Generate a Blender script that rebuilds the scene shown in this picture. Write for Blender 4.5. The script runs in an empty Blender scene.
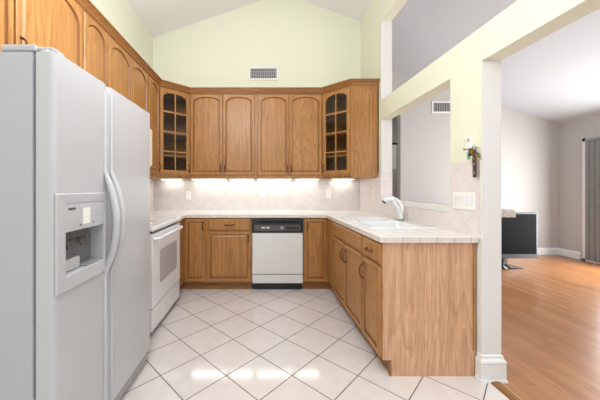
import bpy, bmesh, math, random
from mathutils import Vector, Matrix
random.seed(4)
S = bpy.context.scene
COL = S.collection
PI = math.pi

# ------------------------------------------------------------------ camera, world, lights, exposure
cam = bpy.data.cameras.new('camera')
co = bpy.data.objects.new('camera', cam); COL.objects.link(co)
co.location = (0, 0, 1.226); co.rotation_euler = (PI/2, 0, 0)
cam.sensor_width = 36; cam.lens = 36*274.5/600
cam.shift_x = (300-261.4)/600; cam.shift_y = -(200-188.2)/600
cam.clip_start = 0.02
S.camera = co

w = bpy.data.worlds.new('world'); S.world = w; w.use_nodes = True
w.node_tree.nodes['Background'].inputs[0].default_value = (0.90, 0.95, 1.0, 1)
w.node_tree.nodes['Background'].inputs[1].default_value = 0.42

def area(name, loc, rot, sx, sy, power, color):
    l = bpy.data.lights.new(name, 'AREA'); l.shape = 'RECTANGLE'; l.size = sx; l.size_y = sy
    l.energy = power; l.color = color
    o = bpy.data.objects.new(name, l); COL.objects.link(o); o.location = loc; o.rotation_euler = rot
    return o
def bulb(name, loc, r, power, color):
    l = bpy.data.lights.new(name, 'POINT'); l.shadow_soft_size = r; l.energy = power; l.color = color
    o = bpy.data.objects.new(name, l); COL.objects.link(o); o.location = loc
bulb('kitchen_fill_light', (-0.45, 1.15, 2.6), 0.35, 70, (0.97, 0.985, 1))  # added fill above the frame, brightens ceiling and cabinets; no fixture modelled
bulb('rear_fill_light', (0.15, -0.8, 2.9), 0.25, 30, (0.97, 0.985, 1))  # unseen fill point behind the camera, added for general brightness
area('rear_fill_area', (0.0, -2.3, 1.7), (math.radians(88), 0, 0), 2.6, 2.0, 12, (0.95, 0.98, 1))  # added soft fill behind the camera, no window there
area('living_fill_area', (3.6, -2.3, 1.6), (math.radians(88), 0, 0), 3.0, 2.2, 26, (0.95, 0.98, 1))  # added soft fill for the living side, from behind the camera
bulb('hall_fill_light', (2.6, 5.75, 2.0), 0.15, 5, (1, 0.98, 0.95))  # unseen point light added to lighten the hall
bulb('living_fill_light', (3.7, 0.3, 2.1), 0.25, 36, (0.97, 0.985, 1))  # unseen fill added to brighten the living room
area('sliding_door_daylight', (5.36, 3.45, 1.02), (0, math.radians(90), 0), 1.9, 1.5, 105, (0.98, 0.99, 1))

S.view_settings.view_transform = 'Standard'
S.view_settings.look = 'None'
S.view_settings.gamma = 1
S.view_settings.use_curve_mapping = False
S.view_settings.exposure = 0.30

# ------------------------------------------------------------------ materials
def s2l(c): return tuple(((v/255)/12.92 if v/255 <= 0.04045 else ((v/255+0.055)/1.055)**2.4) for v in c)
def newmat(name, rgb=(200, 200, 200), rough=0.5, metal=0.0, spec=0.5):
    m = bpy.data.materials.new(name); m.use_nodes = True
    b = m.node_tree.nodes['Principled BSDF']
    b.inputs['Base Color'].default_value = (*s2l(rgb), 1)
    b.inputs['Roughness'].default_value = rough; b.inputs['Metallic'].default_value = metal
    b.inputs['Specular IOR Level'].default_value = spec
    return m
def N(m, t): return m.node_tree.nodes.new(t)
def L(m, a, b): m.node_tree.links.new(a, b)
def BS(m): return m.node_tree.nodes['Principled BSDF']
def mathn(m, op, a, b=None, c=None):
    n = N(m, 'ShaderNodeMath'); n.operation = op
    for i, v in enumerate((a, b, c)):
        if v is None: continue
        if isinstance(v, (int, float)): n.inputs[i].default_value = v
        else: L(m, v, n.inputs[i])
    return n.outputs[0]
def pos(m):
    g = N(m, 'ShaderNodeNewGeometry'); return g.outputs['Position']
def mapped(m, scale, rot=(0, 0, 0), loc=(0, 0, 0)):
    mp = N(m, 'ShaderNodeMapping'); L(m, pos(m), mp.inputs[0])
    mp.inputs['Scale'].default_value = scale; mp.inputs['Rotation'].default_value = rot; mp.inputs['Location'].default_value = loc
    return mp.outputs[0]
def noise(m, vec, scale, detail=4, rough=0.55, dist=0.0):
    n = N(m, 'ShaderNodeTexNoise'); L(m, vec, n.inputs['Vector'])
    n.inputs['Scale'].default_value = scale; n.inputs['Detail'].default_value = detail
    n.inputs['Roughness'].default_value = rough; n.inputs['Distortion'].default_value = dist
    return n.outputs['Fac']
def ramp(m, fac, stops):
    r = N(m, 'ShaderNodeValToRGB'); L(m, fac, r.inputs[0]); e = r.color_ramp.elements
    while len(e) < len(stops): e.new(0.5)
    for i, (p, c) in enumerate(stops): e[i].position = p; e[i].color = (*s2l(c), 1)
    return r.outputs[0]
def mixc(m, fac, a, b, mode='MIX'):
    n = N(m, 'ShaderNodeMix'); n.data_type = 'RGBA'; n.blend_type = mode
    for sock, v in ((n.inputs[0], fac), (n.inputs[6], a), (n.inputs[7], b)):
        if isinstance(v, (int, float)): sock.default_value = v
        elif isinstance(v, tuple): sock.default_value = (*v, 1)
        else: L(m, v, sock)
    return n.outputs[2]
def bump(m, h, strength, dist=0.01):
    b = N(m, 'ShaderNodeBump'); L(m, h, b.inputs['Height']); b.inputs['Strength'].default_value = strength
    b.inputs['Distance'].default_value = dist; L(m, b.outputs[0], BS(m).inputs['Normal'])

def wood(name, dark, mid, light, axis='z', rough=0.38):
    m = newmat(name, mid, rough)
    sc = {'z': (1, 1, 0.025), 'x': (0.025, 1, 1), 'y': (1, 0.025, 1)}[axis]
    sc2 = {'z': (1, 1, 0.10), 'x': (0.10, 1, 1), 'y': (1, 0.10, 1)}[axis]
    v = mapped(m, sc)
    fine = noise(m, v, 160, 3, 0.6)
    broad = noise(m, mapped(m, sc2, loc=(3.1, 1.7, 0.4)), 5.0, 2, 0.45, 0.15)
    # cathedral rings: bands of a stretched noise
    rings = mathn(m, 'FRACT', mathn(m, 'MULTIPLY', broad, 16.0))
    rings = mathn(m, 'POWER', rings, 2.6)
    c = ramp(m, fine, [(0.32, mid), (0.66, light)])
    streak = noise(m, mapped(m, sc, loc=(5, 2, 1)), 38, 3, 0.6)
    c = mixc(m, 0.55, c, ramp(m, streak, [(0.35, (214, 204, 194)), (0.62, (255, 255, 255))]), 'MULTIPLY')
    c = mixc(m, mathn(m, 'MULTIPLY', rings, 0.38), c, s2l(dark))
    pores = ramp(m, noise(m, mapped(m, sc, loc=(9, 4, 2)), 420, 2, 0.5), [(0.30, (140, 140, 140)), (0.46, (255, 255, 255))])
    c = mixc(m, 0.45, c, pores, 'MULTIPLY')
    L(m, c, BS(m).inputs['Base Color'])
    bump(m, fine, 0.06, 0.002)
    return m

M = {}
M['oak'] = wood('oak', (116, 70, 30), (170, 118, 62), (190, 138, 80))
M['oak_h'] = wood('oak_horizontal', (106, 62, 26), (146, 96, 46), (166, 116, 62), 'x')
M['oak_y'] = wood('oak_lengthwise', (106, 62, 26), (146, 96, 46), (166, 116, 62), 'y')
M['veneer'] = wood('oak_veneer', (160, 108, 76), (208, 160, 123), (226, 184, 149))
M['oak_dark'] = wood('oak_groove_shade', (100, 58, 24), (132, 84, 40), (148, 98, 52))  # darker tone painted into the door grooves to deepen their shade
M['inside'] = newmat('cabinet_inside', (120, 88, 62), 0.6)
M['groove'] = newmat('dark_gap', (60, 40, 24), 0.8)
M['bronze'] = newmat('antique_bronze', (98, 62, 36), 0.4, 0.6)
M['appl'] = newmat('white_enamel', (230, 231, 234), 0.22)
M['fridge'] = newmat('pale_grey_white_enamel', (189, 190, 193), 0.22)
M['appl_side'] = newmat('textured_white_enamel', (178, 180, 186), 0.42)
_f = noise(M['appl_side'], mapped(M['appl_side'], (1, 1, 1)), 700, 2); bump(M['appl_side'], _f, 0.12, 0.001)
M['gasket'] = newmat('grey_gasket', (120, 121, 122), 0.6)
M['black'] = newmat('black_plastic', (28, 28, 30), 0.3)
M['blackgloss'] = newmat('black_gloss', (12, 12, 14), 0.12)
M['darkgrey'] = newmat('dark_grey_plastic', (84, 82, 80), 0.4)
M['midgrey'] = newmat('grey_plastic', (150, 150, 150), 0.4)
M['markgrey'] = newmat('pale_grey_print', (196, 196, 196), 0.4)
M['bezel'] = newmat('grey_gloss_bezel', (72, 76, 80), 0.3, 0.2)
M['screen'] = newmat('black_screen', (6, 6, 7), 0.5, 0, 0.06)
M['silver'] = newmat('brushed_silver', (150, 153, 158), 0.35, 0.6)
M['white'] = newmat('white_plastic', (240, 238, 234), 0.3)
M['porcelain'] = newmat('porcelain', (232, 233, 235), 0.12)
M['trimwhite'] = newmat('white_trim_paint', (232, 232, 232), 0.35)
M['cream'] = newmat('cream_enamel', (236, 228, 208), 0.3)
M['ovenglass'] = newmat('grey_oven_glass', (176, 176, 178), 0.12)
M['doorgrey'] = newmat('pale_dishwasher_panel', (222, 221, 218), 0.3)

def paint(name, rgb, b=0.05):
    m = newmat(name, rgb, 0.75, 0, 0.25)
    bump(m, noise(m, mapped(m, (1, 1, 1)), 260, 3), b, 0.002); return m
M['green'] = paint('pale_green_yellow_paint', (229, 230, 210))
M['greige'] = paint('greige_paint', (190, 187, 184))
M['reveal'] = paint('off_white_reveal_paint', (226, 224, 221))
M['ceiling'] = paint('ceiling_knockdown', (240, 240, 241), 0.5)

def tile_mat(name, base, base2, grout, size, width, axes, rot, off=(0, 0), rough=0.12, gr_strength=1.0, bumps=0.25):
    """square tiles; axes picks the two position axes used"""
    m = newmat(name, base, rough)
    sp = N(m, 'ShaderNodeSeparateXYZ'); L(m, pos(m), sp.inputs[0])
    a, b = sp.outputs[axes[0]], sp.outputs[axes[1]]
    if rot:
        k = 1/math.sqrt(2)
        u = mathn(m, 'MULTIPLY', mathn(m, 'ADD', a, b), k); v = mathn(m, 'MULTIPLY', mathn(m, 'SUBTRACT', b, a), k)
    else: u, v = a, b
    u = mathn(m, 'DIVIDE', mathn(m, 'SUBTRACT', u, off[0]), size); v = mathn(m, 'DIVIDE', mathn(m, 'SUBTRACT', v, off[1]), size)
    def edge(t):
        f = mathn(m, 'ABSOLUTE', mathn(m, 'SUBTRACT', mathn(m, 'FRACT', t), 0.5)); return f
    e = mathn(m, 'MAXIMUM', edge(u), edge(v))
    g = mathn(m, 'GREATER_THAN', e, 0.5-width/size/2)
    cv = N(m, 'ShaderNodeCombineXYZ'); L(m, mathn(m, 'FLOOR', u), cv.inputs[0]); L(m, mathn(m, 'FLOOR', v), cv.inputs[1])
    wn = N(m, 'ShaderNodeTexWhiteNoise'); wn.noise_dimensions = '2D'; L(m, cv.outputs[0], wn.inputs['Vector'])
    cl = noise(m, mapped(m, (1, 1, 1)), 9, 5, 0.6)
    c = ramp(m, mathn(m, 'ADD', mathn(m, 'MULTIPLY', cl, 0.8), mathn(m, 'MULTIPLY', wn.outputs[0], 0.10)), [(0.3, base), (0.75, base2)])
    c = mixc(m, mathn(m, 'MULTIPLY', g, gr_strength), c, s2l(grout))
    L(m, c, BS(m).inputs['Base Color'])
    r = mathn(m, 'ADD', mathn(m, 'MULTIPLY', g, 0.5), rough); L(m, r, BS(m).inputs['Roughness'])
    bump(m, mathn(m, 'SUBTRACT', 1.0, g), bumps, 0.002)
    return m
k2 = math.sqrt(2)
TS = 0.4305/k2
M['floor_tile'] = tile_mat('floor_tile', (228, 222, 220), (218, 210, 207), (86, 78, 74), TS, 0.0062, (0, 1), True,
                           (1.566/k2, 1.165/k2), 0.10, 1.0)
BS(M['floor_tile']).inputs['Specular IOR Level'].default_value = 0.85
M['splash_x'] = tile_mat('backsplash_tile_back', (222, 217, 212), (206, 199, 193), (184, 175, 168), 0.106, 0.003, (0, 2), True, (0.91/k2, 0.91/k2), 0.3, 0.35)
M['splash_y'] = tile_mat('backsplash_tile_side', (230, 223, 219), (219, 210, 206), (180, 170, 164), 0.106, 0.003, (1, 2), True, (0.91/k2, 0.90/k2), 0.3, 0.4)
M['counter'] = tile_mat('counter_tile', (238, 236, 234), (231, 228, 225), (214, 209, 204), 0.11, 0.0035, (0, 1), False, (0.80, 0.04), 0.22, 0.35)
M['edge_tile'] = tile_mat('edge_tile', (222, 213, 204), (206, 196, 188), (160, 150, 142), 0.11, 0.004, (0, 1), False, (0.80, 0.04), 0.3, 0.9)
M['ledge'] = newmat('ledge_tile', (206, 194, 184), 0.35)
_m = M['ledge']; L(_m, ramp(_m, noise(_m, mapped(_m, (1, 1, 1)), 60, 4, 0.7), [(0.35, (172, 158, 148)), (0.6, (216, 206, 197))]), BS(_m).inputs['Base Color'])

def laminate():
    m = newmat('wood_laminate', (190, 130, 84), 0.28)
    p = pos(m)
    sp = N(m, 'ShaderNodeSeparateXYZ'); L(m, p, sp.inputs[0])
    row = mathn(m, 'DIVIDE', sp.outputs[0], 0.066)
    ri = mathn(m, 'FLOOR', row)
    wn0 = N(m, 'ShaderNodeTexWhiteNoise'); wn0.noise_dimensions = '1D'; L(m, ri, wn0.inputs['W'])
    yy = mathn(m, 'ADD', mathn(m, 'DIVIDE', sp.outputs[1], 0.7), mathn(m, 'MULTIPLY', wn0.outputs[0], 7.0))
    ci = mathn(m, 'FLOOR', yy)
    cv = N(m, 'ShaderNodeCombineXYZ'); L(m, ri, cv.inputs[0]); L(m, ci, cv.inputs[1])
    wn = N(m, 'ShaderNodeTexWhiteNoise'); wn.noise_dimensions = '2D'; L(m, cv.outputs[0], wn.inputs['Vector'])
    base = ramp(m, wn.outputs[0], [(0.0, (164, 110, 66)), (0.35, (172, 117, 72)), (0.7, (179, 124, 78)), (1.0, (186, 131, 84))])
    grain = noise(m, mapped(m, (1, 0.05, 1)), 90, 4, 0.6, 0.3)
    c = mixc(m, 0.6, base, ramp(m, grain, [(0.3, (186, 170, 158)), (0.7, (255, 255, 255))]), 'MULTIPLY')
    big = mathn(m, 'ABSOLUTE', mathn(m, 'SUBTRACT', mathn(m, 'FRACT', mathn(m, 'DIVIDE', sp.outputs[0], 0.198)), 0.5))
    seam = mathn(m, 'GREATER_THAN', big, 0.5-0.006)
    c = mixc(m, mathn(m, 'MULTIPLY', seam, 0.55), c, s2l((96, 56, 32)))
    L(m, c, BS(m).inputs['Base Color'])
    return m
M['laminate'] = laminate()
def glass():
    m = bpy.data.materials.new('clear_glass'); m.use_nodes = True; nt = m.node_tree; nt.nodes.clear()
    o = N(m, 'ShaderNodeOutputMaterial'); mx = N(m, 'ShaderNodeMixShader'); t = N(m, 'ShaderNodeBsdfTransparent'); g = N(m, 'ShaderNodeBsdfGlossy')
    g.inputs['Roughness'].default_value = 0.02; t.inputs[0].default_value = (0.93, 0.94, 0.93, 1)
    f = N(m, 'ShaderNodeFresnel'); f.inputs[0].default_value = 1.3
    L(m, f.outputs[0], mx.inputs[0]); L(m, t.outputs[0], mx.inputs[1]); L(m, g.outputs[0], mx.inputs[2]); L(m, mx.outputs[0], o.inputs[0])
    return m
M['glass'] = glass()
def emit(name, rgb, s):
    m = bpy.data.materials.new(name); m.use_nodes = True; b = BS(m)
    b.inputs['Emission Color'].default_value = (*rgb, 1); b.inputs['Emission Strength'].default_value = s
    return m
M['lamp'] = emit('lit_lamp_diffuser', (1, 0.98, 0.95), 8)

# ------------------------------------------------------------------ geometry helpers
def box(bm, x0, x1, y0, y1, z0, z1, bev=0.0, seg=2):
    t = bmesh.new()
    v = [t.verts.new(p) for p in ((x0,y0,z0),(x1,y0,z0),(x1,y1,z0),(x0,y1,z0),(x0,y0,z1),(x1,y0,z1),(x1,y1,z1),(x0,y1,z1))]
    for f in ((3,2,1,0),(4,5,6,7),(0,1,5,4),(1,2,6,5),(2,3,7,6),(3,0,4,7)): t.faces.new([v[i] for i in f])
    if bev: bmesh.ops.bevel(t, geom=t.edges[:], offset=bev, segments=seg, affect='EDGES', profile=0.5)
    merge(bm, t)
def merge(bm, t, mat=None):
    if mat is not None: t.transform(mat)
    me = bpy.data.meshes.new('tmp'); t.to_mesh(me); bm.from_mesh(me); bpy.data.meshes.remove(me); t.free()
def prism(bm, pts, z0, z1):
    a = [bm.verts.new((x, y, z0)) for x, y in pts]; b = [bm.verts.new((x, y, z1)) for x, y in pts]
    n = len(pts); bm.faces.new(a[::-1]); bm.faces.new(b)
    for i in range(n): bm.faces.new([a[i], a[(i+1)%n], b[(i+1)%n], b[i]])
def prism_y(bm, pts, y0, y1):
    a = [bm.verts.new((x, y0, z)) for x, z in pts]; b = [bm.verts.new((x, y1, z)) for x, z in pts]
    n = len(pts); bm.faces.new(a); bm.faces.new(b[::-1])
    for i in range(n): bm.faces.new([a[(i+1)%n], a[i], b[i], b[(i+1)%n]])
def tube(bm, pts, r, n=10, cap=True, up=Vector((0, 0, 1))):
    pts = [Vector(p) for p in pts]; rs = r if isinstance(r, (list, tuple)) else [r]*len(pts)
    rings = []
    for i, p in enumerate(pts):
        d = (pts[min(i+1, len(pts)-1)]-pts[max(i-1, 0)]).normalized()
        u = up if abs(d.dot(up)) < 0.95 else Vector((1, 0, 0))
        a = d.cross(u).normalized(); b = d.cross(a).normalized()
        rr = rs[i] if isinstance(rs[i], tuple) else (rs[i], rs[i])
        rings.append([bm.verts.new(p+a*rr[0]*math.cos(t*2*PI/n)+b*rr[1]*math.sin(t*2*PI/n)) for t in range(n)])
    for i in range(len(rings)-1):
        for t in range(n): bm.faces.new([rings[i][t], rings[i][(t+1)%n], rings[i+1][(t+1)%n], rings[i+1][t]])
    if cap: bm.faces.new(rings[0][::-1]); bm.faces.new(rings[-1])
def sweep(bm, path, prof, closed_prof=True):
    """path: xy points, outward = right side of travel; prof: (out, z)"""
    P = [Vector(p) for p in path]; rows = []
    for i, p in enumerate(P):
        ns = []
        if i > 0: d = (P[i]-P[i-1]).normalized(); ns.append(Vector((d.y, -d.x)))
        if i < len(P)-1: d = (P[i+1]-P[i]).normalized(); ns.append(Vector((d.y, -d.x)))
        n = ns[0] if len(ns) == 1 else (ns[0]+ns[1])/(1+ns[0].dot(ns[1]))
        rows.append([bm.verts.new((p.x+n.x*o, p.y+n.y*o, z)) for o, z in prof])
    k = len(prof)
    for i in range(len(rows)-1):
        for j in range(k): bm.faces.new([rows[i][j], rows[i][(j+1)%k], rows[i+1][(j+1)%k], rows[i+1][j]])
    bm.faces.new(rows[0][::-1]); bm.faces.new(rows[-1])
def B(): return bmesh.new()
def bx(*a, **k):
    b = B(); box(b, *a, **k); return b

def link(name, bm, mat, parent=None, world=False, smooth=False):
    if world and parent is not None:
        bm.transform((Matrix.Translation(parent.location) @ parent.rotation_euler.to_matrix().to_4x4()).inverted())
    bmesh.ops.recalc_face_normals(bm, faces=bm.faces[:])
    me = bpy.data.meshes.new(name); bm.to_mesh(me); bm.free()
    for m in (mat if isinstance(mat, (list, tuple)) else [mat]): me.materials.append(m)
    if smooth:
        for p in me.polygons: p.use_smooth = True
        try: me.set_sharp_from_angle(angle=math.radians(35))
        except Exception: pass
    o = bpy.data.objects.new(name, me); COL.objects.link(o)
    if parent is not None: o.parent = parent
    return o
def tag(o, label, cat, group=None):
    o['label'] = label; o['category'] = cat
    if group: o['group'] = group
    return o
def thing(name, label, cat, loc=(0, 0, 0), rotz=0, group=None):
    o = bpy.data.objects.new(name, None); COL.objects.link(o); o.empty_display_size = 0.1
    o.location = loc; o.rotation_euler = (0, 0, rotz)
    return tag(o, label, cat, group)
def struct(name, bm, mat, parent=None):
    o = link(name, bm, mat, parent); o['kind'] = 'structure'; return o
def paint_by_normal(o, fn):
    for p in o.data.polygons: p.material_index = fn(p.normal, p.center)

# ------------------------------------------------------------------ the room
XL, XR, YB = -1.538, 1.404, 3.894
XR2 = 1.529          # living side of the partition
YL = 5.08            # far wall of the living room
XE = 5.49            # right wall of the living room
Y0 = -2.5
RX, RZ, SL = 0.278, 3.988, 0.346
def ckz(x): return RZ-SL*abs(x-RX)
def clz(x): return 2.41+0.3255*(XE-x)

struct('floor', bx(XL-0.1, 1.475, Y0, YB+0.1, -0.1, 0), M['floor_tile'])
b = bx(1.475, XE+0.1, Y0, YL, -0.1, 0); box(b, XR2-0.05, 4.2, YL, 6.4, -0.1, 0)
struct('floor_living', b, M['laminate'])
struct('wall_left', bx(XL-0.1, XL, Y0, YB+0.1, 0, 3.6), M['green'])
b = B(); prism_y(b, [(XL, 0), (XR2, 0), (XR2, 3.75), (RX, 4.15), (XL, 3.6)], YB, YB+0.1)
struct('wall_back', b, M['green'])
b = B(); prism_y(b, [(XL-0.1, ckz(XL-0.1)), (RX, RZ), (XR+0.01, ckz(XR+0.01)), (XR+0.01, ckz(XR)+0.2), (RX, RZ+0.2), (XL-0.1, ckz(XL-0.1)+0.2)], Y0, YB+0.1)
struct('ceiling', b, M['ceiling'])
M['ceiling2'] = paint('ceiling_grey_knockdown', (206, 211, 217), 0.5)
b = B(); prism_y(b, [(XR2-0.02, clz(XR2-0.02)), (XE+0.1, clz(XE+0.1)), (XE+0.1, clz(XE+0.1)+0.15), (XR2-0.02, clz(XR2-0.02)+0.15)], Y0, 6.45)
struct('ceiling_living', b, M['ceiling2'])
# partition between kitchen and living room, with its openings
YJ, YP, YN = 3.212, 2.04, 1.749
ZB0, ZB1, ZU, ZT = 2.04, 2.256, 3.186, 3.72
b = B()
box(b, XR, XR2, YJ, YB, 0, ZT)
box(b, XR, XR2, YN, YP, 0.89, ZB0)
box(b, XR, XR2, YN, YP, 0, 0.89)
box(b, XR, XR2, YP, YJ, 0, 1.045)
box(b, XR, XR2, Y0, YJ, ZB0, ZB1)
box(b, XR, XR2, Y0, YJ, ZU, ZT)
o = struct('wall_right', b, [M['green'], M['reveal']])
paint_by_normal(o, lambda n, c: 0 if n.z < -0.5 else 0 if n.x < -0.5 and not (c.z < 0.89 and c.y < YP) else 1)  # pillar face below the counter off-white, not green: its shade painted in
# living room far wall with the opening into the hall
HX0, HX1, HZ = 1.62, 2.575, 2.62
b = B()
prism_y(b, [(HX1, 0), (XE, 0), (XE, clz(XE)), (HX1, clz(HX1))], YL, YL+0.12)
prism_y(b, [(HX0, HZ), (HX1, HZ), (HX1, clz(HX1)), (HX0, clz(HX0))], YL, YL+0.12)
box(b, XR2-0.1, HX0, YL, YL+0.12, 0, 3.75)
struct('wall_far', b, M['greige'])
b = bx(1.5, 4.2, 6.3, 6.4, 0, 3.6); box(b, 4.1, 4.2, YL+0.12, 6.3, 0, 3.0); box(b, 1.42, 1.52, YB+0.1, 6.4, 0, 3.8)
struct('wall_hall', b, M['greige'])
# right wall of the living room around the sliding door
SD0, SD1, SDZ = 2.75, 4.68, 2.07
b = bx(XE, XE+0.12, SD1, YL+0.12, 0, 2.5); box(b, XE, XE+0.12, SD0, SD1, SDZ, 2.5); box(b, XE, XE+0.12, Y0, SD0, 0, 2.5)
struct('wall_east', b, M['greige'])
# backsplash tiles
struct('trim_1', bx(XL, XR-0.008, YB-0.008, YB, 0.90, 1.3545), M['splash_x'])
b = bx(XR-0.008, XR, 3.2835, YB-0.008, 0.90, 1.3545); box(b, XR-0.008, XR, YJ, 3.2835, 0.90, 1.41)
box(b, XR-0.008, XR, YP, YJ, 0.90, 1.062); box(b, XR-0.008, XR, YN+0.004, YP, 0.90, 1.41)
box(b, XR-0.008, XR2, YJ-0.007, YJ, 1.09, 1.41)
struct('trim_2', b, M['splash_y'])
struct('trim_3', bx(XL, XL+0.008, 1.98, YB-0.008, 0.90, 1.36), M['splash_y'])
# sill of the pass-through, running on as a ledge on the living side
b = bx(XR-0.014, XR2, YP, YJ-0.007, 1.045, 1.09, bev=0.006)
struct('trim_4', b, M['reveal'])
struct('trim_5', bx(XR2, 1.64, 1.765, YJ, 1.037, 1.087, bev=0.006), M['ledge'])
# baseboards
BP = [(0, 0), (0.018, 0), (0.018, 0.09), (0.012, 0.105), (0.006, 0.12), (0, 0.125)]
b = B(); sweep(b, [(HX1, YL), (XE, YL), (XE, SD1+0.03)], BP); struct('baseboard_far', b, M['trimwhite'])
PB = [(0, 0), (0.024, 0), (0.022, 0.012), (0.018, 0.018), (0.017, 0.112), (0.020, 0.122), (0.016, 0.134), (0.009, 0.142), (0.007, 0.160), (0, 0.166)]
b = B(); sweep(b, [(XR, YN+0.03), (XR, YN), (XR2, YN), (XR2, 3.9)], PB); struct('baseboard_pillar', b, M['trimwhite'])
# oak strip between tile and laminate
b = B(); prism_y(b, [(1.44, 0), (1.51, 0), (1.505, 0.007), (1.49, 0.013), (1.46, 0.013), (1.445, 0.007)], Y0, YN-0.025)
struct('trim_6', b, M['oak_y'])

# sliding glass door
b = bx(XE-0.02, XE+0.10, SD1-0.05, SD1, 0, SDZ); box(b, XE-0.02, XE+0.10, SD0, SD0+0.05, 0, SDZ)
box(b, XE-0.02, XE+0.10, SD0, SD1, SDZ-0.05, SDZ); box(b, XE-0.02, XE+0.10, SD0, SD1, 0.0, 0.03)
d = struct('door_1', b, M['trimwhite'])
for y0, y1, xo in ((SD0+0.05, 3.75, 0.07), (3.70, SD1-0.05, 0.03)):
    b = bx(XE+xo, XE+xo+0.03, y0, y0+0.05, 0.03, SDZ-0.05); box(b, XE+xo, XE+xo+0.03, y1-0.05, y1, 0.03, SDZ-0.05)
    box(b, XE+xo, XE+xo+0.03, y0, y1, 0.03, 0.09); box(b, XE+xo, XE+xo+0.03, y0, y1, SDZ-0.11, SDZ-0.05)
    sh = struct('door_sash', b, M['silver'], d)
    struct('door_glass', bx(XE+xo+0.012, XE+xo+0.018, y0+0.05, y1-0.05, 0.09, SDZ-0.11), M['glass'], sh)

# ------------------------------------------------------------------ cabinets
def arch_loop(x0, x1, z0, z1, rise, n=18):
    pts = [(x0, z0), (x1, z0)]
    xc, hw = (x0+x1)/2, (x1-x0)/2
    for i in range(n+1):
        t = math.cos(PI*i/n)
        z = z1-rise*(1-math.sqrt(max(0, 1-t*t))) if rise else z1
        pts.append((xc+hw*t, z))
    return pts
def ring(bm, A, ya, Bp, yb):
    n = len(A); a = [bm.verts.new((x, ya, z)) for x, z in A]; c = [bm.verts.new((x, yb, z)) for x, z in Bp]
    for i in range(n): bm.faces.new([a[i], a[(i+1)%n], c[(i+1)%n], c[i]])
    return a, c
def door_bm(x0, x1, z0, z1, rise, stile=0.031, glass=False, raised=False):
    """framed door standing 2 cm in front of local y=0"""
    bm = B(); e = 0.005
    def outer(i, arch):  # rectangle with as many points as the arch loop
        pts = []
        for k, (x, z) in enumerate(arch):
            if k == 0: pts.append((x0+i, z0+i))
            elif k == 1: pts.append((x1-i, z0+i))
            elif k == 2: pts.append((x1-i, z1-i))
            elif k == len(arch)-1: pts.append((x0+i, z1-i))
            else:
                pts.append((min(max(x, x0+i), x1-i), z1-i))
        return pts
    A = arch_loop(x0+stile, x1-stile, z0+stile+0.008, z1-stile+(0.0 if rise else 0.002), rise)
    ring(bm, outer(e, A), -0.021, A, -0.021)
    ring(bm, outer(0, A), -0.016, outer(e, A), -0.021)
    ring(bm, outer(0, A), 0.0, outer(0, A), -0.016)
    def ins(i): return arch_loop(x0+stile+i, x1-stile-i, z0+stile+0.008+i, z1-stile-i, rise)
    if glass:
        ring(bm, A, -0.021, ins(.006), -0.016); ring(bm, ins(.006), -0.016, ins(.006), -0.002)
        ring(bm, outer(0, A), -0.002, ins(.006), -0.002)
        return bm
    nf = len(bm.faces)
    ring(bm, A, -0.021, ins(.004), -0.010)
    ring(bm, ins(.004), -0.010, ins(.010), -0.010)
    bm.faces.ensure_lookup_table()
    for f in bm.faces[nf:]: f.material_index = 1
    ring(bm, ins(.010), -0.010, ins(.024), -0.016)
    bm.faces.new([bm.verts.new((x, -0.016, z)) for x, z in ins(.024)])
    return bm
def pull(bm_len, vertical=True, out=0.028):
    """bow pull centred on local origin, standing out in -y"""
    bm = B(); n = 12; pts = []; rs = []
    for i in range(n+1):
        t = i/n*2-1
        s = t*bm_len/2; y = -out*(1-t**4)-0.001
        pts.append((0, y, s) if vertical else (s, y, 0)); rs.append(0.0042+0.003*abs(t)**3+0.002*(1-abs(t)))
    tube(bm, pts, rs, 8, up=Vector((1, 0, 0)) if vertical else Vector((0, 0, 1)))
    for s in (-1, 1):
        q = s*bm_len/2
        p = (0, 0, q) if vertical else (q, 0, 0)
        tube(bm, [p, (p[0], -0.006, p[2])], [0.009, 0.006], 10)
        e = s*(bm_len/2+0.008)
        p2 = (0, -0.003, e) if vertical else (e, -0.003, 0)
        tube(bm, [p, p2], [0.006, 0.002], 8)
    return bm
def add_pull(parent, x, y, z, vertical=True, length=0.085):
    o = link('pull', pull(length, vertical), M['bronze'], parent, smooth=True); o.location = (x, y, z)
    return o
def door(parent, x0, x1, z0, z1, rise=0.0, pull_at=None, raised=False, mat='oak', plen=0.085):
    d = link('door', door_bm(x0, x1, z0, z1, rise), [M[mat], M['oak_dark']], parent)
    if pull_at: add_pull(d, pull_at[0], -0.021, pull_at[1], True, plen)
    return d
def drawer(parent, x0, x1, z0, z1, has_pull=True):
    bm = bx(x0, x1, -0.012, 0, z0, z1)
    e = 0.012
    ring(bm, [(x0, z0), (x1, z0), (x1, z1), (x0, z1)], -0.012, [(x0+e, z0+e), (x1-e, z0+e), (x1-e, z1-e), (x0+e, z1-e)], -0.021)
    bm.faces.new([bm.verts.new((x, -0.021, z)) for x, z in [(x0+e, z0+e), (x1-e, z0+e), (x1-e, z1-e), (x0+e, z1-e)]])
    d = link('drawer' if has_pull else 'false_front', bm, M['oak'], parent)
    if has_pull: add_pull(d, (x0+x1)/2, -0.021, (z0+z1)/2, False, 0.095)
    return d

UZ0, UZ1 = 1.355, 2.50
DZ0, DZ1 = 1.398, 2.437
def upper(loc, rotz, W, D, z0, doors, label, mat='oak'):
    t = thing('upper_cabinet', label, 'cabinet', (loc[0], loc[1], z0), rotz, 'oak wall cabinets')
    bm = bx(0, W, 0, D, 0, UZ1-z0); link('body', bm, M[mat], t)
    for x0, x1, px in doors:
        door(t, x0, x1, (DZ0 if z0 < 1.5 else z0+0.03)-z0, DZ1-z0, rise=(0.072 if rotz == 0 else 0.088), pull_at=(px, (0.125 if z0 < 1.5 else (0.08 if z0 > 1.8 else 0.165))))
    return t
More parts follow.
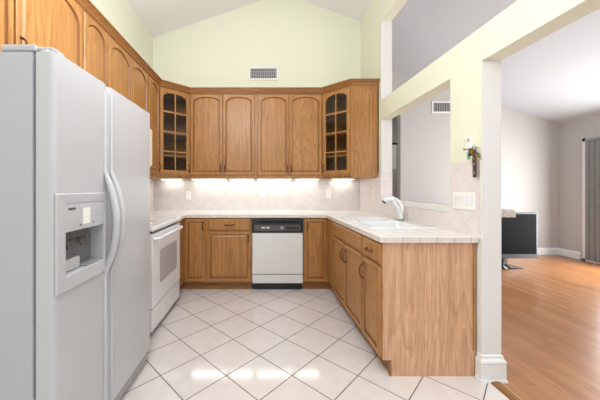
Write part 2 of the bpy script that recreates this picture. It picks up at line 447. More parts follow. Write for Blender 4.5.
# left run (faces +x): local x runs along +y
FX = -1.228
def upl(y0, y1, z0, doors, label):
    return upper((FX, y0), PI/2, y1-y0, abs(XL-FX), z0, doors, label)
upl(0.88, 1.347, 1.775, [(0.03, 0.461, 0.06)], 'oak wall cabinet above the refrigerator, cut by the left picture edge')
upl(1.349, 1.862, 1.775, [(0.006, 0.506, 0.030)], 'wide arched oak wall cabinet above the white refrigerator')
upl(1.864, 2.168, 1.86, [(0.012, 0.295, 0.265)], 'narrow oak wall cabinet with one arched door beside the microwave, fridge side')
upl(2.170, 2.934, 1.86, [(0.008, 0.378, 0.35), (0.386, 0.756, 0.415)], 'oak wall cabinet with two arched doors over the microwave')
upl(2.936, 3.283, UZ0, [(0.02, 0.31, 0.285)], 'narrow oak wall cabinet between microwave and left glass corner cabinet')
# back run (faces -y)
FY = 3.564
upper((-0.927, FY), 0, 0.866, YB-0.008-FY, UZ0, [(0.012, 0.424, 0.402), (0.431, 0.838, 0.452)], 'oak wall cabinet with two arched doors, left one on the back wall')
upper((-0.059, FY), 0, 0.852, YB-0.008-FY, UZ0, [(0.018, 0.413, 0.392), (0.420, 0.838, 0.441)], 'oak wall cabinet with two arched doors, right one on the back wall')
# diagonal corner cabinets with glass doors
def corner(A, Bp, corner_pts, pull_side, label):
    dx, dy = Bp[0]-A[0], Bp[1]-A[1]; W = math.hypot(dx, dy); ang = math.atan2(dy, dx)
    t = thing('corner_cabinet', label, 'cabinet', (A[0], A[1], UZ0), ang, 'diagonal glass-front corner cabinets')
    pts = [A, Bp]+corner_pts; n = len(pts)
    bm = B()
    for z0, z1 in ((UZ0, UZ0+0.02), (UZ1-0.02, UZ1)): prism(bm, pts, z0, z1)
    cx = sum(p[0] for p in pts)/n; cy = sum(p[1] for p in pts)/n
    for i in range(1, n):     # every side but the diagonal front
        p, q = Vector(pts[i]), Vector(pts[(i+1) % n]); d = (q-p).normalized(); nn = Vector((-d.y, d.x))
        if nn.dot(Vector((cx, cy))-p) < 0: nn = -nn
        prism(bm, [tuple(p), tuple(q), tuple(q+nn*0.014), tuple(p+nn*0.014)], UZ0+0.02, UZ1-0.02)
    link('body', bm, [M['oak']], t, world=True)
    H = UZ1-UZ0
    bm = bx(0, 0.024, 0, 0.02, 0, H); box(bm, W-0.024, W, 0, 0.02, 0, H); box(bm, 0.024, W-0.024, 0, 0.02, 0, 0.05); box(bm, 0.024, W-0.024, 0, 0.02, H-0.075, H)
    link('face_frame', bm, M['oak'], t)
    for z in (1.62, 1.895, 2.165):
        bm = B(); sc = [(cx+(x-cx)*0.92, cy+(y-cy)*0.92) for x, y in pts]; prism(bm, sc, z, z+0.018); link('shelf', bm, M['oak'], t, world=True)
    x0, x1, z0, z1 = (0.008, W-0.014, DZ0-UZ0, DZ1-UZ0) if pull_side > 0 else (0.014, W-0.008, DZ0-UZ0, DZ1-UZ0)
    d = link('glass_door', door_bm(x0, x1, z0, z1, 0.062, stile=0.036, glass=True), M['oak'], t)
    gx0, gx1, gz0, gz1 = x0+0.037, x1-0.037, z0+0.045, z1-0.038
    link('pane', bx(gx0-0.004, gx1+0.004, -0.010, -0.006, gz0-0.004, gz1+0.006), M['glass'], d)
    bm = bx((gx0+gx1)/2-0.007, (gx0+gx1)/2+0.007, -0.018, -0.011, gz0, gz1+0.004)
    for k in (1, 2, 3):
        zz = gz0+(gz1-gz0)*k/4-0.005
        box(bm, gx0, gx1, -0.0175, -0.0112, zz-0.008, zz+0.008)
    link('muntin', bm, M['oak'], d)
    add_pull(d, (x1-0.018) if pull_side > 0 else (x0+0.018), -0.021, z0+0.085, True, 0.085)
    return t
corner((-1.228, 3.284), (-0.928, 3.564), [(-0.928, YB-0.008), (XL+0.008, YB-0.008), (XL+0.008, 3.284)], 1, 'diagonal oak corner cabinet with glass door, left of the back wall')
corner((0.794, 3.564), (1.074, 3.284), [(XR-0.0005, 3.284), (XR-0.0005, YB-0.009), (0.794, YB-0.009)], -1, 'diagonal oak corner cabinet with glass door, right of the back wall')
# crown
b = B()
sweep(b, [(FX, 0.88), (FX, 3.284), (-0.928, FY), (0.794, FY), (1.074, 3.284), (XR-0.001, 3.284)],
      [(0.001, 2.445), (0.006, 2.445), (0.009, 2.456), (0.017, 2.462), (0.023, 2.480), (0.034, 2.495), (0.036, 2.503), (0.046, 2.506), (0.046, 2.520), (0.001, 2.520)])
tag(link('crown_molding', b, M['oak_h']), 'stained oak crown molding running along the tops of the wall cabinets', 'molding')

# ---- base cabinets
BZ0, BZ1 = 0.10, 0.8745
KD = 0.055
def base(loc, rotz, boxes, kicks, label, name='base_cabinet'):
    t = thing(name, label, 'cabinet', (loc[0], loc[1], 0), rotz, 'oak base cabinets')
    bm = B()
    for x0, x1, y0, y1 in boxes: box(bm, x0, x1, y0, y1, BZ0, BZ1)
    link('body', bm, M['oak'], t)
    bm = B()
    for x0, x1, y0, y1 in kicks: box(bm, x0, x1, y0, y1, 0, BZ0)
    link('toe_kick', bm, M['oak_h'], t)
    return t
BY = 3.284
DB = YB-0.008-BY
LW = -0.930
# left corner
t = base((-0.930, BY), 0, [(XL+0.008+0.930, 0.280, 0, DB), (XL+0.008+0.930, 0, 2.985-BY, 0)], [(XL+0.01+0.930, 0.280, KD, DB), (XL+0.01+0.930, -KD, 2.985-BY, KD)],
         'narrow one-door oak base cabinet in the left back corner by the stove')
door(t, 0.022, 0.262, 0.115, 0.855, raised=False, pull_at=(0.237, 0.775))
t = base((-0.650, BY), 0, [(0.0, 0.535, 0, DB)], [(0, 0.535, KD, DB)], 'oak base cabinet with one drawer over one door, left of the dishwasher')
drawer(t, 0.012, 0.523, 0.722, 0.858); door(t, 0.012, 0.523, 0.115, 0.704, pull_at=(0.495, 0.625))
t = base((0.500, BY), 0, [(0, XR-0.009-0.5, 0, DB), (0.294, XR-0.009-0.5, 2.996-BY, 0)], [(0, XR-0.01-0.5, KD, DB), (0.294+KD, XR-0.01-0.5, 2.996-BY, KD)],
         'narrow one-door oak base cabinet in the right back corner beside the dishwasher')
door(t, 0.018, 0.276, 0.115, 0.855, pull_at=(0.045, 0.775))
# right run (faces -x): local x runs towards the camera
RF = 0.794; DR = XR-0.009-RF
t = base((RF, 2.994), -PI/2, [(0, 0.875, 0, 0.018), (0, 0.018, 0.018, DR), (0.857, 0.875, 0.018, DR), (0.018, 0.857, DR-0.012, DR)], [(0, 0.875, KD, DR)], 'oak sink base cabinet with two doors and two false drawer fronts', 'sink_base_cabinet')
drawer(t, 0.008, 0.432, 0.722, 0.858, False); drawer(t, 0.442, 0.868, 0.722, 0.858, False)
door(t, 0.008, 0.432, 0.115, 0.704, pull_at=(0.404, 0.60), plen=0.11); door(t, 0.442, 0.868, 0.115, 0.704, pull_at=(0.470, 0.60), plen=0.11)
t = base((RF, 2.117), -PI/2, [(0, 0.312, 0, DR)], [(0, 0.312, KD, DR)], 'oak base cabinet with drawer and door, nearest the camera below the counter end')
drawer(t, 0.010, 0.312, 0.722, 0.858); door(t, 0.010, 0.312, 0.115, 0.704, pull_at=(0.036, 0.60), plen=0.11)
bm = B()   # end panel with toe notch, facing the camera
pts = [(0, BZ0+0.005), (KD, BZ0+0.005), (KD, 0), (DR-0.0, 0), (DR-0.0, BZ1), (0, BZ1)]
a = [bm.verts.new((0.3125, y, z)) for y, z in pts]; c = [bm.verts.new((0.328, y, z)) for y, z in pts]
bm.faces.new(a); bm.faces.new(c[::-1])
for i in range(6): bm.faces.new([a[i], a[(i+1) % 6], c[(i+1) % 6], c[i]])
link('end_panel', bm, M['veneer'], t)
link('corner_strip', bx(0.3125, 0.3285, KD-0.014, KD-0.0005, 0, 0.105), M['oak_h'], t)
link('scribe_strip', bx(0.3285, 0.3325, DR-0.018, DR, 0.17, BZ1), M['oak'], t)

# ---- countertop (one continuous L with the sink cut-out)
SX0, SX1, SY0, SY1 = 0.845, 1.372, 2.13, 2.965
CZ0, CZ1 = 0.875, 0.909
CE = 1.764
b = B()
box(b, XL+0.008, XR-0.008, BY-0.025, YB-0.008, CZ0, CZ1)
box(b, XL+0.008, -0.905, 2.985, BY-0.025, CZ0, CZ1)
cx0 = RF-0.027
box(b, cx0, SX0+0.02, CE, BY-0.025, CZ0, CZ1)
box(b, SX1-0.02, XR-0.008, CE, BY-0.025, CZ0, CZ1)
box(b, SX0+0.02, SX1-0.02, CE, SY0+0.02, CZ0, CZ1)
box(b, SX0+0.02, SX1-0.02, SY1-0.02, BY-0.025, CZ0, CZ1)
ct = link('countertop', b, [M['counter'], M['edge_tile']])
paint_by_normal(ct, lambda n, c: 0 if abs(n.z) > 0.5 else 1)
tag(ct, 'white tiled countertop along the back wall and right side', 'countertop')

# ------------------------------------------------------------------ sink and faucet
t = thing('kitchen_sink', 'white double-basin drop-in sink set in the right counter', 'sink', (SX0, SY0, CZ1))
W, Ls = SX1-SX0, SY1-SY0
def rrect(x0, x1, y0, y1, r, n=6):
    p = []
    for cx, cy, a0 in ((x1-r, y1-r, 0), (x0+r, y1-r, PI/2), (x0+r, y0+r, PI), (x1-r, y0+r, 3*PI/2)):
        for i in range(n+1):
            a = a0+PI/2*i/n; p.append((cx+r*math.cos(a), cy+r*math.sin(a)))
    return p
bm = B()
holes = [(0.045, 0.425, 0.035, 0.405), (0.045, 0.425, 0.435, 0.80)]
def loft(bm, loops, cap_end=False):
    rows = [[bm.verts.new((x, y, z)) for x, y in lp] for lp, z in loops]
    n = len(rows[0])
    for i in range(len(rows)-1):
        for j in range(n): bm.faces.new([rows[i][j], rows[i][(j+1) % n], rows[i+1][(j+1) % n], rows[i+1][j]])
    if cap_end: bm.faces.new(rows[-1])
    return rows
loft(bm, [(rrect(0, W, 0, Ls, 0.03), 0.001), (rrect(0.002, W-0.002, 0.002, Ls-0.002, 0.03), 0.009), (rrect(0.010, W-0.010, 0.010, Ls-0.010, 0.03), 0.013)])
# deck face with two holes
ed = []
def loop_edges(lp, z):
    vs = [bm.verts.new((x, y, z)) for x, y in lp]
    return [bm.edges.new((vs[i], vs[(i+1) % len(vs)])) for i in range(len(vs))]
ed += loop_edges(rrect(0.010, W-0.010, 0.010, Ls-0.010, 0.03), 0.013)
for h in holes: ed += loop_edges(rrect(*h, 0.05), 0.013)
bmesh.ops.triangle_fill(bm, edges=ed, use_beauty=True)
for h in holes:
    x0, x1, y0, y1 = h
    def ins(i, r): return rrect(x0+i, x1-i, y0+i, y1-i, r)
    loft(bm, [(ins(0, .05), 0.013), (ins(0.004, .05), 0.006), (ins(0.012, .05), -0.12), (ins(0.03, .05), -0.155), (ins(0.06, .05), -0.165)], True)
link('bowl', bm, M['porcelain'], t, smooth=True)
for h in holes:
    bm = B(); tube(bm, [((h[0]+h[1])/2, (h[2]+h[3])/2, -0.1645), ((h[0]+h[1])/2, (h[2]+h[3])/2, -0.161)], [0.04, 0.036], 20)
    link('drain', bm, M['silver'], t, smooth=True)
# faucet
fx, fy = 1.318, 2.60
t = thing('faucet', 'white single-lever pull-out faucet standing behind the sink basins', 'faucet', (fx, fy, CZ1+0.013))
bm = B(); tube(bm, [(0, 0, 0), (0, 0, 0.008), (0, 0, 0.014)], [0.032, 0.032, 0.026], 20); link('base_ring', bm, M['silver'], t, smooth=True)
bm = B(); tube(bm, [(0, 0, 0.012), (0, 0, 0.045), (-0.012, 0, 0.085), (-0.034, 0, 0.125), (-0.058, 0, 0.158), (-0.080, 0, 0.182)],
               [0.021, 0.021, 0.021, 0.020, 0.018, 0.017], 18, up=Vector((0, 1, 0)))
link('body', bm, M['porcelain'], t, smooth=True)
bm = B(); tube(bm, [(-0.060, 0, 0.186), (-0.085, 0, 0.194), (-0.115, 0, 0.196), (-0.142, 0, 0.188), (-0.156, 0, 0.174)], [0.016, 0.020, 0.023, 0.024, 0.021], 18, up=Vector((0, 1, 0)))
sp_ = link('spray_head', bm, M['porcelain'], t, smooth=True)
bm = B(); tube(bm, [(-0.154, 0, 0.176), (-0.160, 0, 0.168)], [0.022, 0.019], 16, up=Vector((0, 1, 0))); link('spray_face', bm, M['black'], sp_, smooth=True)
bm = B(); tube(bm, [(0.010, 0, 0.07), (0.016, 0, 0.105), (0.012, 0, 0.14), (-0.012, 0, 0.175), (-0.045, 0, 0.205), (-0.085, 0, 0.222)], [(0.015, 0.013), (0.017, 0.014), (0.017, 0.011), (0.015, 0.008), (0.012, 0.006), (0.009, 0.005)], 14, up=Vector((0, 1, 0)))
link('lever', bm, M['porcelain'], t, smooth=True)

# ------------------------------------------------------------------ dishwasher
t = thing('dishwasher', 'white dishwasher with a black control panel under the back counter', 'dishwasher', (-0.113, BY, 0))
link('body', bx(0.002, 0.608, 0.0, 0.57, 0.09, 0.866), M['midgrey'], t)
link('door', bx(0.005, 0.605, -0.022, 0, 0.205, 0.694, bev=0.004), M['doorgrey'], t)
p = link('control_panel', bx(0.003, 0.607, -0.034, 0, 0.70, 0.866, bev=0.004), M['black'], t)
link('latch_handle', bx(0.06, 0.55, -0.042, -0.028, 0.815, 0.845, bev=0.004), M['blackgloss'], p)
link('display_strip', bx(0.03, 0.575, -0.0355, -0.033, 0.722, 0.792), M['darkgrey'], p)
bm = B()
for i in range(2): box(bm, 0.115+i*0.055, 0.155+i*0.055, -0.038, -0.035, 0.752, 0.765)
link('indicator_button', bm, M['white'], p)
for i in range(5): link('button', bx(0.40+i*0.033, 0.425+i*0.033, -0.039, -0.035, 0.735, 0.775, bev=0.001), M['black'], p)
bm = B(); tube(bm, [(0.355, -0.034, 0.757), (0.355, -0.048, 0.757)], [0.02, 0.017], 18); link('dial', bm, M['midgrey'], p, smooth=True)
link('lower_panel', bx(0.005, 0.605, -0.020, 0, 0.095, 0.195, bev=0.004), M['doorgrey'], t)
link('toe_kick', bx(0.005, 0.605, 0.045, 0.06, 0.0, 0.09), M['black'], t)

# ------------------------------------------------------------------ refrigerator (faces +x): local x along +y, front at local y=0
RFX = -0.860
t = thing('refrigerator', 'white side-by-side refrigerator with ice dispenser at the left', 'refrigerator', (RFX, 1.030, 0), PI/2)
FH = 1.742; FW = 0.912
link('body', bx(0.002, FW-0.002, 0, 0.64, 0.02, FH, bev=0.006), M['appl_side'], t)
link('gasket', bx(0.012, FW-0.012, -0.014, 0, 0.11, FH-0.012), M['gasket'], t)
bm = bx(0.01, FW-0.01, -0.05, 0, 0.02, 0.095, bev=0.004)
for i in range(5): box(bm, 0.03, FW-0.03, -0.054, -0.048, 0.03+i*0.012, 0.036+i*0.012)
link('toe_grille', bm, M['markgrey'], t)
def fr_door(x0, x1, z0, z1, hole=None):
    """door slab with rounded vertical edges, gently crowned; optional rectangular opening"""
    bm = B(); yf, yb = -0.078, -0.014
    n = 8; r = 0.022
    prof = []
    for i in range(n+1):
        a = PI/2*i/n; prof.append((x0+r-r*math.cos(a), yf+r-r*math.sin(a)))
    for i in range(n+1):
        a = PI/2*i/n; prof.append((x1-r+r*math.sin(a), yf+r-r*math.cos(a)))
    def slab(zz0, zz1):
        pr = [(x0, yb)]+prof+[(x1, yb)]
        prism(bm, pr, zz0, zz1)
    if not hole:
        t2 = B(); pr = [(x0, yb)]+prof+[(x1, yb)]; prism(t2, pr, z0, z1)
        ee = [e for e in t2.edges if abs(e.verts[0].co.z-e.verts[1].co.z) < 1e-6]
        bmesh.ops.bevel(t2, geom=ee, offset=0.009, segments=3, affect='EDGES'); merge(bm, t2)
        return bm
    hx0, hx1, hz0, hz1 = hole
    for (zz0, zz1, top) in ((z0, hz0, 0), (hz1, z1, 1)):
        t2 = B(); prism(t2, [(x0, yb)]+prof+[(x1, yb)], zz0, zz1)
        zc = zz1 if top else zz0
        ee = [e for e in t2.edges if abs(e.verts[0].co.z-zc) < 1e-6 and abs(e.verts[1].co.z-zc) < 1e-6]
        bmesh.ops.bevel(t2, geom=ee, offset=0.009, segments=3, affect='EDGES'); merge(bm, t2)
    prism(bm, [(x0, yb)]+prof[:n+1]+[(hx0, yf), (hx0, yb)], hz0, hz1)
    prism(bm, [(hx1, yb), (hx1, yf)]+prof[n+1:]+[(x1, yb)], hz0, hz1)
    return bm
DXG = 0.369
Hx0, Hx1, Hz0, Hz1 = 0.058, 0.330, 0.872, 1.185
fd = link('freezer_door', fr_door(0, DXG-0.004, 0.105, FH+0.006, (Hx0, Hx1, Hz0, Hz1)), M['fridge'], t, smooth=True)
rd = link('refrigerator_door', fr_door(DXG+0.004, FW, 0.105, FH+0.006), M['fridge'], t, smooth=True)
# dispenser: surround frame, control panel, recess, paddles
sx0, sx1, sz0, sz1 = 0.010, 0.345, 0.815, 1.205
bm = B()
def fr_ring(A, ya, Bq, yb): ring(bm, A, ya, Bq, yb)
def rc(x0, x1, z0, z1): return [(x0, z0), (x1, z0), (x1, z1), (x0, z1)]
fr_ring(rc(sx0, sx1, sz0, sz1), -0.0775, rc(sx0+.004, sx1-.004, sz0+.004, sz1-.004), -0.086)
cz0, cz1 = 0.872, 1.048
fr_ring(rc(sx0+.004, sx1-.004, sz0+.004, sz1-.004), -0.086, rc(Hx0, Hx1, cz0, 1.165), -0.084)
fr_ring(rc(Hx0, Hx1, cz0, 1.165), -0.084, rc(Hx0+.002, Hx1-.002, cz0+.002, 1.163), -0.075)
ds = link('dispenser', bm, M['fridge'], fd)
link('control_panel', bx(Hx0, Hx1, -0.083, -0.03, cz1, 1.165, bev=0.004), M['fridge'], ds)
link('nameplate', bx(0.075, 0.118, -0.0845, -0.083, 1.137, 1.146), M['darkgrey'], ds)
link('selector_label', bx(0.165, 0.215, -0.0845, -0.083, 1.070, 1.140), M['white'], ds)
for i in range(3): link('key_marking', bx(0.143, 0.156, -0.0842, -0.083, 1.085+i*0.016, 1.094+i*0.016), M['markgrey'], ds)
for i in range(3): link('key_marking', bx(0.232, 0.25, -0.0842, -0.083, 1.088+i*0.018, 1.094+i*0.018), M['markgrey'], ds)
for x in (0.146, 0.236): link('indicator_lamp', bx(x, x+0.007, -0.0846, -0.083, 1.066, 1.073), M['darkgrey'], ds)
bm = B()  # recess: five faces open to the front
x0, x1, z0, z1, yb_, yf_ = Hx0+.001, Hx1-.001, cz0+.001, cz1, -0.008, -0.075
for q in ([(x0, yb_, z0), (x1, yb_, z0), (x1, yb_, z1), (x0, yb_, z1)], [(x0, yf_, z0), (x1, yf_, z0), (x1, yb_, z0), (x0, yb_, z0)],
          [(x0, yf_, z0), (x0, yb_, z0), (x0, yb_, z1), (x0, yf_, z1)], [(x1, yf_, z0), (x1, yb_, z0), (x1, yb_, z1), (x1, yf_, z1)]):
    bm.faces.new([bm.verts.new(v) for v in q])
rcx = link('recess', bm, M['fridge'], ds)
link('tray_block', bx(0.085, 0.20, -0.05, -0.0085, cz0+0.002, cz0+0.055, bev=0.008), M['fridge'], ds)
link('tray_grid', bx(0.21, 0.325, -0.07, -0.012, cz0+0.002, cz0+0.008), M['midgrey'], ds)
link('chute', bx(0.09, 0.24, -0.06, -0.0085, cz1-0.035, cz1-0.001, bev=0.005), M['darkgrey'], ds)
for x in (0.10, 0.185):
    bm = bx(0, 0.055, -0.004, 0.004, 0, 0.07, bev=0.002); bm.transform(Matrix.Translation((x, -0.062, cz1-0.075)) @ Matrix.Rotation(math.radians(-28), 4, 'X'))
    link('paddle', bm, M['darkgrey'], ds)
# handles
def fhandle(x):
    bm = B(); P2, R2 = [], []
    zc, hz = 1.055, 0.255
    zs = [0.13, 0.4, 0.7, 0.78]+[zc+hz*(i/16-1) for i in range(33)]+[1.33, 1.42, 1.71]
    for z in zs:
        u = (z-zc)/hz; o_ = 0.056*(1-u*u)**1.15 if abs(u) < 1 else 0.0
        P2.append((x, -0.080-o_, z)); R2.append((0.0135+0.005*min(1, o_/0.05), 0.009+0.009*min(1, o_/0.03)))
    tube(bm, P2, R2, 12, up=Vector((0, 1, 0)))
    return bm
link('handle', fhandle(DXG-0.026), M['fridge'], fd, smooth=True)
link('handle', fhandle(DXG+0.030), M['fridge'], rd, smooth=True)
link('hinge_cover', bx(0.012, 0.075, -0.068, 0.03, FH+0.0065, FH+0.022, bev=0.005), M['appl_side'], t)
bm = bx(-0.0, 0.12, -0.01, 0.12, FH+0.0005, FH+0.026, bev=0.006); link('hinge_cover', bm, M['appl_side'], t)
link('hinge_cover', bx(FW-0.08, FW-0.012, -0.066, 0.03, FH+0.0065, FH+0.018, bev=0.005), M['appl_side'], t)

# ------------------------------------------------------------------ range (faces +x)
t = thing('electric_range', 'white freestanding electric range between refrigerator and corner cabinet', 'stove', (-0.912, 2.218, 0), PI/2)
RW = 0.762
link('body', bx(0.003, RW-0.003, 0, 0.615, 0.04, 0.862), M['appl_side'], t)
link('kick_plate', bx(0.01, RW-0.01, 0.03, 0.05, 0.0, 0.04), M['black'], t)
ck = link('cooktop', bx(0, RW, -0.042, 0.565, 0.874, 0.915, bev=0.010), M['porcelain'], t)
link('gap_strip', bx(0.006, RW-0.006, -0.012, 0.56, 0.858, 0.876), M['black'], t)
for cx_, cy_, r_ in ((0.19, 0.15, 0.10), (0.57, 0.15, 0.085), (0.19, 0.42, 0.075), (0.57, 0.42, 0.10)):
    bm = B(); tube(bm, [(cx_, cy_, 0.9151), (cx_, cy_, 0.9156)], r_, 32); link('burner', bm, M['white'], ck)
bm = B(); prism(bm, [(0, 0.565), (RW, 0.565), (RW, 0.615), (0, 0.615)], 0.864, 1.10); bg = link('backguard', bm, M['appl'], t)
link('clock_display', bx(0.28, 0.48, 0.561, 0.565, 0.99, 1.06), M['blackgloss'], bg)
for x in (0.06, 0.15, 0.61, 0.70):
    bm = B(); tube(bm, [(x, 0.565, 1.03), (x, 0.543, 1.03)], [0.024, 0.02], 16); link('knob', bm, M['appl'], bg, smooth=True)
od = link('oven_door', bx(0.004, RW-0.004, -0.030, 0, 0.245, 0.852, bev=0.006), M['appl'], t)
bm = B(); n_ = 14
lp = rrect(0.165, 0.64, 0.40, 0.69, 0.03); a = [bm.verts.new((x, -0.0310, z)) for x, z in lp]; bm.faces.new(a)
link('oven_window', bm, M['ovenglass'], od)
bm = B(); tube(bm, [(0.03, -0.030, 0.808), (0.045, -0.060, 0.812), (0.08, -0.068, 0.812), (RW-0.08, -0.068, 0.812), (RW-0.045, -0.060, 0.812), (RW-0.03, -0.030, 0.808)], [(0.017, 0.015)]*6, 12)
link('handle', bm, M['appl'], od, smooth=True)
link('drawer', bx(0.004, RW-0.004, -0.026, 0, 0.055, 0.235, bev=0.006), M['appl'], t)
# slim base cabinet between fridge and stove
t = base((-0.930, 1.968), PI/2, [(0, 0.245, 0, 0.600)], [(0, 0.245, KD, 0.60)], 'slim oak base cabinet between the refrigerator and the white range')
door(t, 0.008, 0.237, 0.115, 0.855)
tag(link('countertop', bx(XL+0.008, -0.905, 1.966, 2.214, CZ0, CZ1), M['counter']), 'short tiled countertop piece between refrigerator and range', 'countertop')

# ------------------------------------------------------------------ microwave above the range
t = thing('microwave_oven', 'cream over-the-range microwave under the left wall cabinets', 'microwave', (-1.185, 2.178, 1.445), PI/2)
link('body', bx(0, 0.756, 0, 0.350, 0, 0.408), M['cream'], t)
dd = link('door', bx(0.004, 0.56, -0.021, 0, 0.02, 0.402, bev=0.005), M['cream'], t)
link('door_window', bx(0.06, 0.46, -0.0225, -0.0205, 0.09, 0.33), M['blackgloss'], dd)
bm = B(); tube(bm, [(0.52, -0.02, 0.06), (0.52, -0.045, 0.09), (0.52, -0.045, 0.33), (0.52, -0.02, 0.36)], 0.009, 10); link('handle', bm, M['cream'], dd, smooth=True)
link('control_panel', bx(0.564, 0.752, -0.021, 0, 0.02, 0.402, bev=0.004), M['cream'], t)

# ------------------------------------------------------------------ under-cabinet lights
for x0, x1, lab in ((-1.38, -1.10, 'lit strip light under the left glass corner cabinet'), (-0.96, -0.48, 'lit strip light under the leftmost arched doors of the back wall'), (-0.44, -0.10, 'short lit strip light above the base cabinet left of the dishwasher'),
               (-0.06, 0.42, 'lit strip light under the wall cabinets above the dishwasher'), (0.47, 0.80, 'lit strip light under the wall cabinets, above the right back outlet'),
               (0.98, 1.28, 'lit strip light under the right glass corner cabinet')):
    t = thing('under_cabinet_light', lab, 'light', (x0, 3.745, 1.3405), 0, 'under-cabinet strip lights')
    link('housing', bx(0, x1-x0, 0, 0.10, 0.006, 0.014, bev=0.001), M['white'], t)
    link('diffuser', bx(0.012, x1-x0-0.012, 0.012, 0.088, 0.003, 0.0062), M['lamp'], t)

# ------------------------------------------------------------------ outlets and switches
def outlet(loc, rotz, label, group='white wall outlets on the backsplash'):
    t = thing('wall_outlet', label, 'outlet', loc, rotz, group)
    link('cover_plate', bx(-0.035, 0.035, -0.006, 0, -0.058, 0.058, bev=0.0025), M['white'], t)
    link('receptacle', bx(-0.017, 0.017, -0.0085, -0.0055, -0.034, 0.034, bev=0.001), M['white'], t)
    for z in (-0.018, 0.018):
        for x in (-0.007, 0.005): link('slot', bx(x, x+0.002, -0.0088, -0.0084, z-0.004, z+0.004), M['darkgrey'], t)
YS = YB-0.008
outlet((-1.030, YS, 1.125), 0, 'white outlet on the backsplash, under the left glass corner cabinet')
outlet((0.020, YS, 1.140), 0, 'white outlet on the backsplash above the dishwasher')
outlet((0.945, YS, 1.140), 0, 'white outlet on the backsplash, under the right glass corner cabinet')
outlet((XR-0.008, 3.405, 1.150), -PI/2, 'white outlet on the right wall beside the pass-through')
t = thing('light_switch', 'white four-gang rocker switch plate on the pillar above the counter end', 'switch', (XR-0.008, 1.890, 1.139), -PI/2)
link('cover_plate', bx(-0.104, 0.104, -0.006, 0, -0.060, 0.060, bev=0.0025), M['white'], t)
for i in range(4):
    bm = bx(-0.0165, 0.0165, -0.0105, -0.0055, -0.034, 0.034, bev=0.0015)
    bm.transform(Matrix.Translation((-0.069+i*0.046, 0, 0)) @ Matrix.Rotation(math.radians(3), 4, 'X'))
    link('rocker', bm, M['porcelain'], t)

# ------------------------------------------------------------------ air vents
def vent(loc, W, H, label, nv, nh):
    t = thing('air_vent', label, 'vent', loc)
    f = 0.026
    bm = bx(0, W, -0.012, 0, 0, f); box(bm, 0, W, -0.012, 0, H-f, H); box(bm, 0, f, -0.012, 0, f, H-f); box(bm, W-f, W, -0.012, 0, f, H-f)
    link('frame', bm, M['trimwhite'], t)
    link('backing', bx(f, W-f, -0.003, 0, f, H-f), M['darkgrey'], t)
    for i in range(nv):
        x = f+(W-2*f)*(i+0.5)/nv
        link('slat', bx(x-0.0035, x+0.0035, -0.0112, -0.003, f, H-f), M['markgrey'], t)
    for i in range(nh):
        z = f+(H-2*f)*(i+1)/(nh+1)
        link('crossbar', bx(f, W-f, -0.009, -0.0035, z-0.0018, z+0.0018), M['markgrey'], t)
    return t
vent((-0.181, YB, 2.756), 0.420, 0.190, 'white air vent grille on the green wall above the back cabinets', 14, 2)
vent((3.15, YL, 2.615), 0.50, 0.215, 'white air vent on the far wall, seen through the pass-through', 14, 0)

# ------------------------------------------------------------------ key holder and keys on the pillar
t = thing('key_holder', 'small white plaque with a leaf drawing hung on the pillar above the switches', 'plaque', (XR, 1.850, 1.47), -PI/2)
kp = link('plaque', bx(-0.030, 0.030, -0.010, 0, 0, 0.105, bev=0.002), M['white'], t)
M['leaf'] = newmat('olive_drawing', (150, 150, 84), 0.6)
bm = B()
for cx_, cz_, r_, a_ in ((-0.006, 0.082, 0.010, 0.5), (0.008, 0.080, 0.009, -0.5), (0.000, 0.070, 0.008, 0.0), (0.002, 0.088, 0.006, 1.2)):
    vs = [bm.verts.new((cx_+r_*math.cos(q)*math.cos(a_)-0.5*r_*math.sin(q)*math.sin(a_), -0.0104, cz_+r_*math.cos(q)*math.sin(a_)+0.5*r_*math.sin(q)*math.cos(a_))) for q in [i*PI/6 for i in range(12)]]
    bm.faces.new(vs)
link('leaf_drawing', bm, M['leaf'], kp)
bm = B()
tube(bm, [(-0.045, -0.0125, 0.020), (0.085, -0.0125, 0.020)], 0.0028, 8)
for x in (-0.018, 0.060): tube(bm, [(x, -0.010, 0.022), (x, -0.022, 0.018), (x, -0.026, 0.024), (x, -0.026, 0.032)], 0.0022, 8)
link('hook', bm, M['silver'], t, smooth=True)
t = thing('key_ring', 'bunch of keys with blue and green tags and a brown strap hanging from the plaque', 'keys', (XR-0.026, 1.780, 1.50), -PI/2)
bm = B(); pr = [(0.016*math.cos(a), 0, -0.014+0.016*math.sin(a)) for a in [i*2*PI/20 for i in range(21)]]; tube(bm, pr, 0.0016, 6, up=Vector((0, 1, 0)))
link('split_ring', bm, M['silver'], t, smooth=True)
M['blue'] = newmat('blue_tag', (30, 44, 92), 0.35); M['teal'] = newmat('green_tag', (90, 160, 140), 0.4); M['brass'] = newmat('brass', (176, 148, 62), 0.35, 0.7)
M['leather'] = newmat('brown_leather', (78, 50, 44), 0.55)
def key(ang, m, Lk, head):
    bm = B(); tube(bm, [(0, 0.0015, -head), (0, -0.0015, -head)], head, 16, up=Vector((0, 0, 1)))
    box(bm, -0.004, 0.004, -0.001, 0.001, -Lk, -head*1.8)
    for k in range(4): box(bm, 0.004, 0.004+0.002*(k % 2+1), -0.001, 0.001, -Lk+k*0.005, -Lk+0.003+k*0.005)
    return bm
for i, (ang, mm, lk, hd, yy) in enumerate(((-50, 'silver', 0.062, 0.012, 0.000), (-14, 'silver', 0.07, 0.013, -0.005), (-20, 'brass', 0.075, 0.013, -0.020), (-36, 'brass', 0.070, 0.012, 0.003))):
    bm = key(0, None, lk, hd); bm.transform(Matrix.Translation((0, yy, -0.024)) @ Matrix.Rotation(math.radians(ang), 4, 'Y')); link('key', bm, M[mm], t)
bm = bx(-0.026, 0.010, -0.018, -0.012, -0.064, -0.016, bev=0.004); link('blue_tag', bm, M['blue'], t)
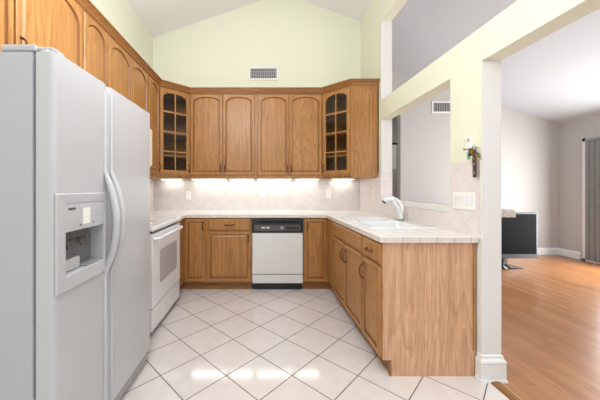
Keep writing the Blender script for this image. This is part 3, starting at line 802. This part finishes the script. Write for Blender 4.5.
bm = bx(-0.040, -0.016, -0.014, -0.010, -0.085, -0.045, bev=0.001); link('green_tag', bm, M['teal'], t)
st = B(); tube(st, [(0.012, -0.006, -0.030), (0.016, -0.010, -0.08), (0.020, -0.010, -0.14), (0.016, -0.008, -0.205)], [(0.004, 0.002), (0.017, 0.004), (0.017, 0.005), (0.015, 0.004)], 12, up=Vector((0, 1, 0)))
s_ = link('strap', st, M['leather'], t, smooth=True)
link('strap_buckle', bx(0.008, 0.028, -0.019, -0.014, -0.185, -0.165, bev=0.002), M['silver'], s_)
link('strap_buckle', bx(0.008, 0.030, -0.019, -0.014, -0.125, -0.112, bev=0.002), M['silver'], s_)

# ------------------------------------------------------------------ living room: television on the floor, blinds, hanging in the hall
t = thing('television', 'black flat-screen television on its glass foot on the laminate floor', 'television', (3.675, 4.22, 0), math.radians(0))
fr = link('bezel', bx(-0.53, 0.53, -0.045, 0.03, 0.155, 0.855, bev=0.008), M['bezel'], t)
link('screen', bx(-0.505, 0.505, -0.048, -0.043, 0.225, 0.832), M['screen'], fr)
link('back_cover', bx(-0.42, 0.42, 0.03, 0.09, 0.24, 0.78, bev=0.02), M['black'], t)
bm = B(); tube(bm, [(0, 0, 0.155), (0, 0.0, 0.06), (0, 0, 0.012)], [(0.11, 0.035), (0.09, 0.03), (0.15, 0.09)], 20, up=Vector((0, 1, 0))); link('stand_neck', bm, M['blackgloss'], t, smooth=True)
link('foot', bx(-0.30, 0.30, -0.06, 0.22, 0.0, 0.012, bev=0.003), M['blackgloss'], t)

M['blind'] = newmat('grey_blind', (132, 134, 134), 0.6)
t = thing('vertical_blind', 'grey vertical blind covering the sliding glass door', 'blind', (XE-0.045, SD0+0.05, 0))
link('head_rail', bx(-0.025, 0.035, 0, SD1-SD0-0.13, 2.02, 2.062, bev=0.003), M['midgrey'], t)
nsl = 24
for i in range(nsl):
    y = 0.04+i*(SD1-SD0-0.21)/(nsl-1)
    bm = B(); 
    vs0, vs1 = [], []
    for k in range(7):
        u = (k/6-0.5)*0.089; c_ = 0.006*(1-(2*(k/6)-1)**2)
        vs0.append((c_, u)); vs1.append((c_+0.0012, u))
    prism(bm, vs0+vs1[::-1], 0.03, 2.02)
    bm.transform(Matrix.Translation((0, y, 0)) @ Matrix.Rotation(math.radians(28), 4, 'Z'))
    link('vane', bm, M['blind'], t)
t = thing('wall_hanging', 'narrow pale hanging with a dark top rail on the dim hall wall', 'wall hanging', (3.00, 6.3, 1.66))
link('panel', bx(0, 0.095, -0.012, 0, 0, 0.58), M['white'], t)
link('rail', bx(-0.02, 0.115, -0.03, 0, 0.56, 0.60), M['black'], t)
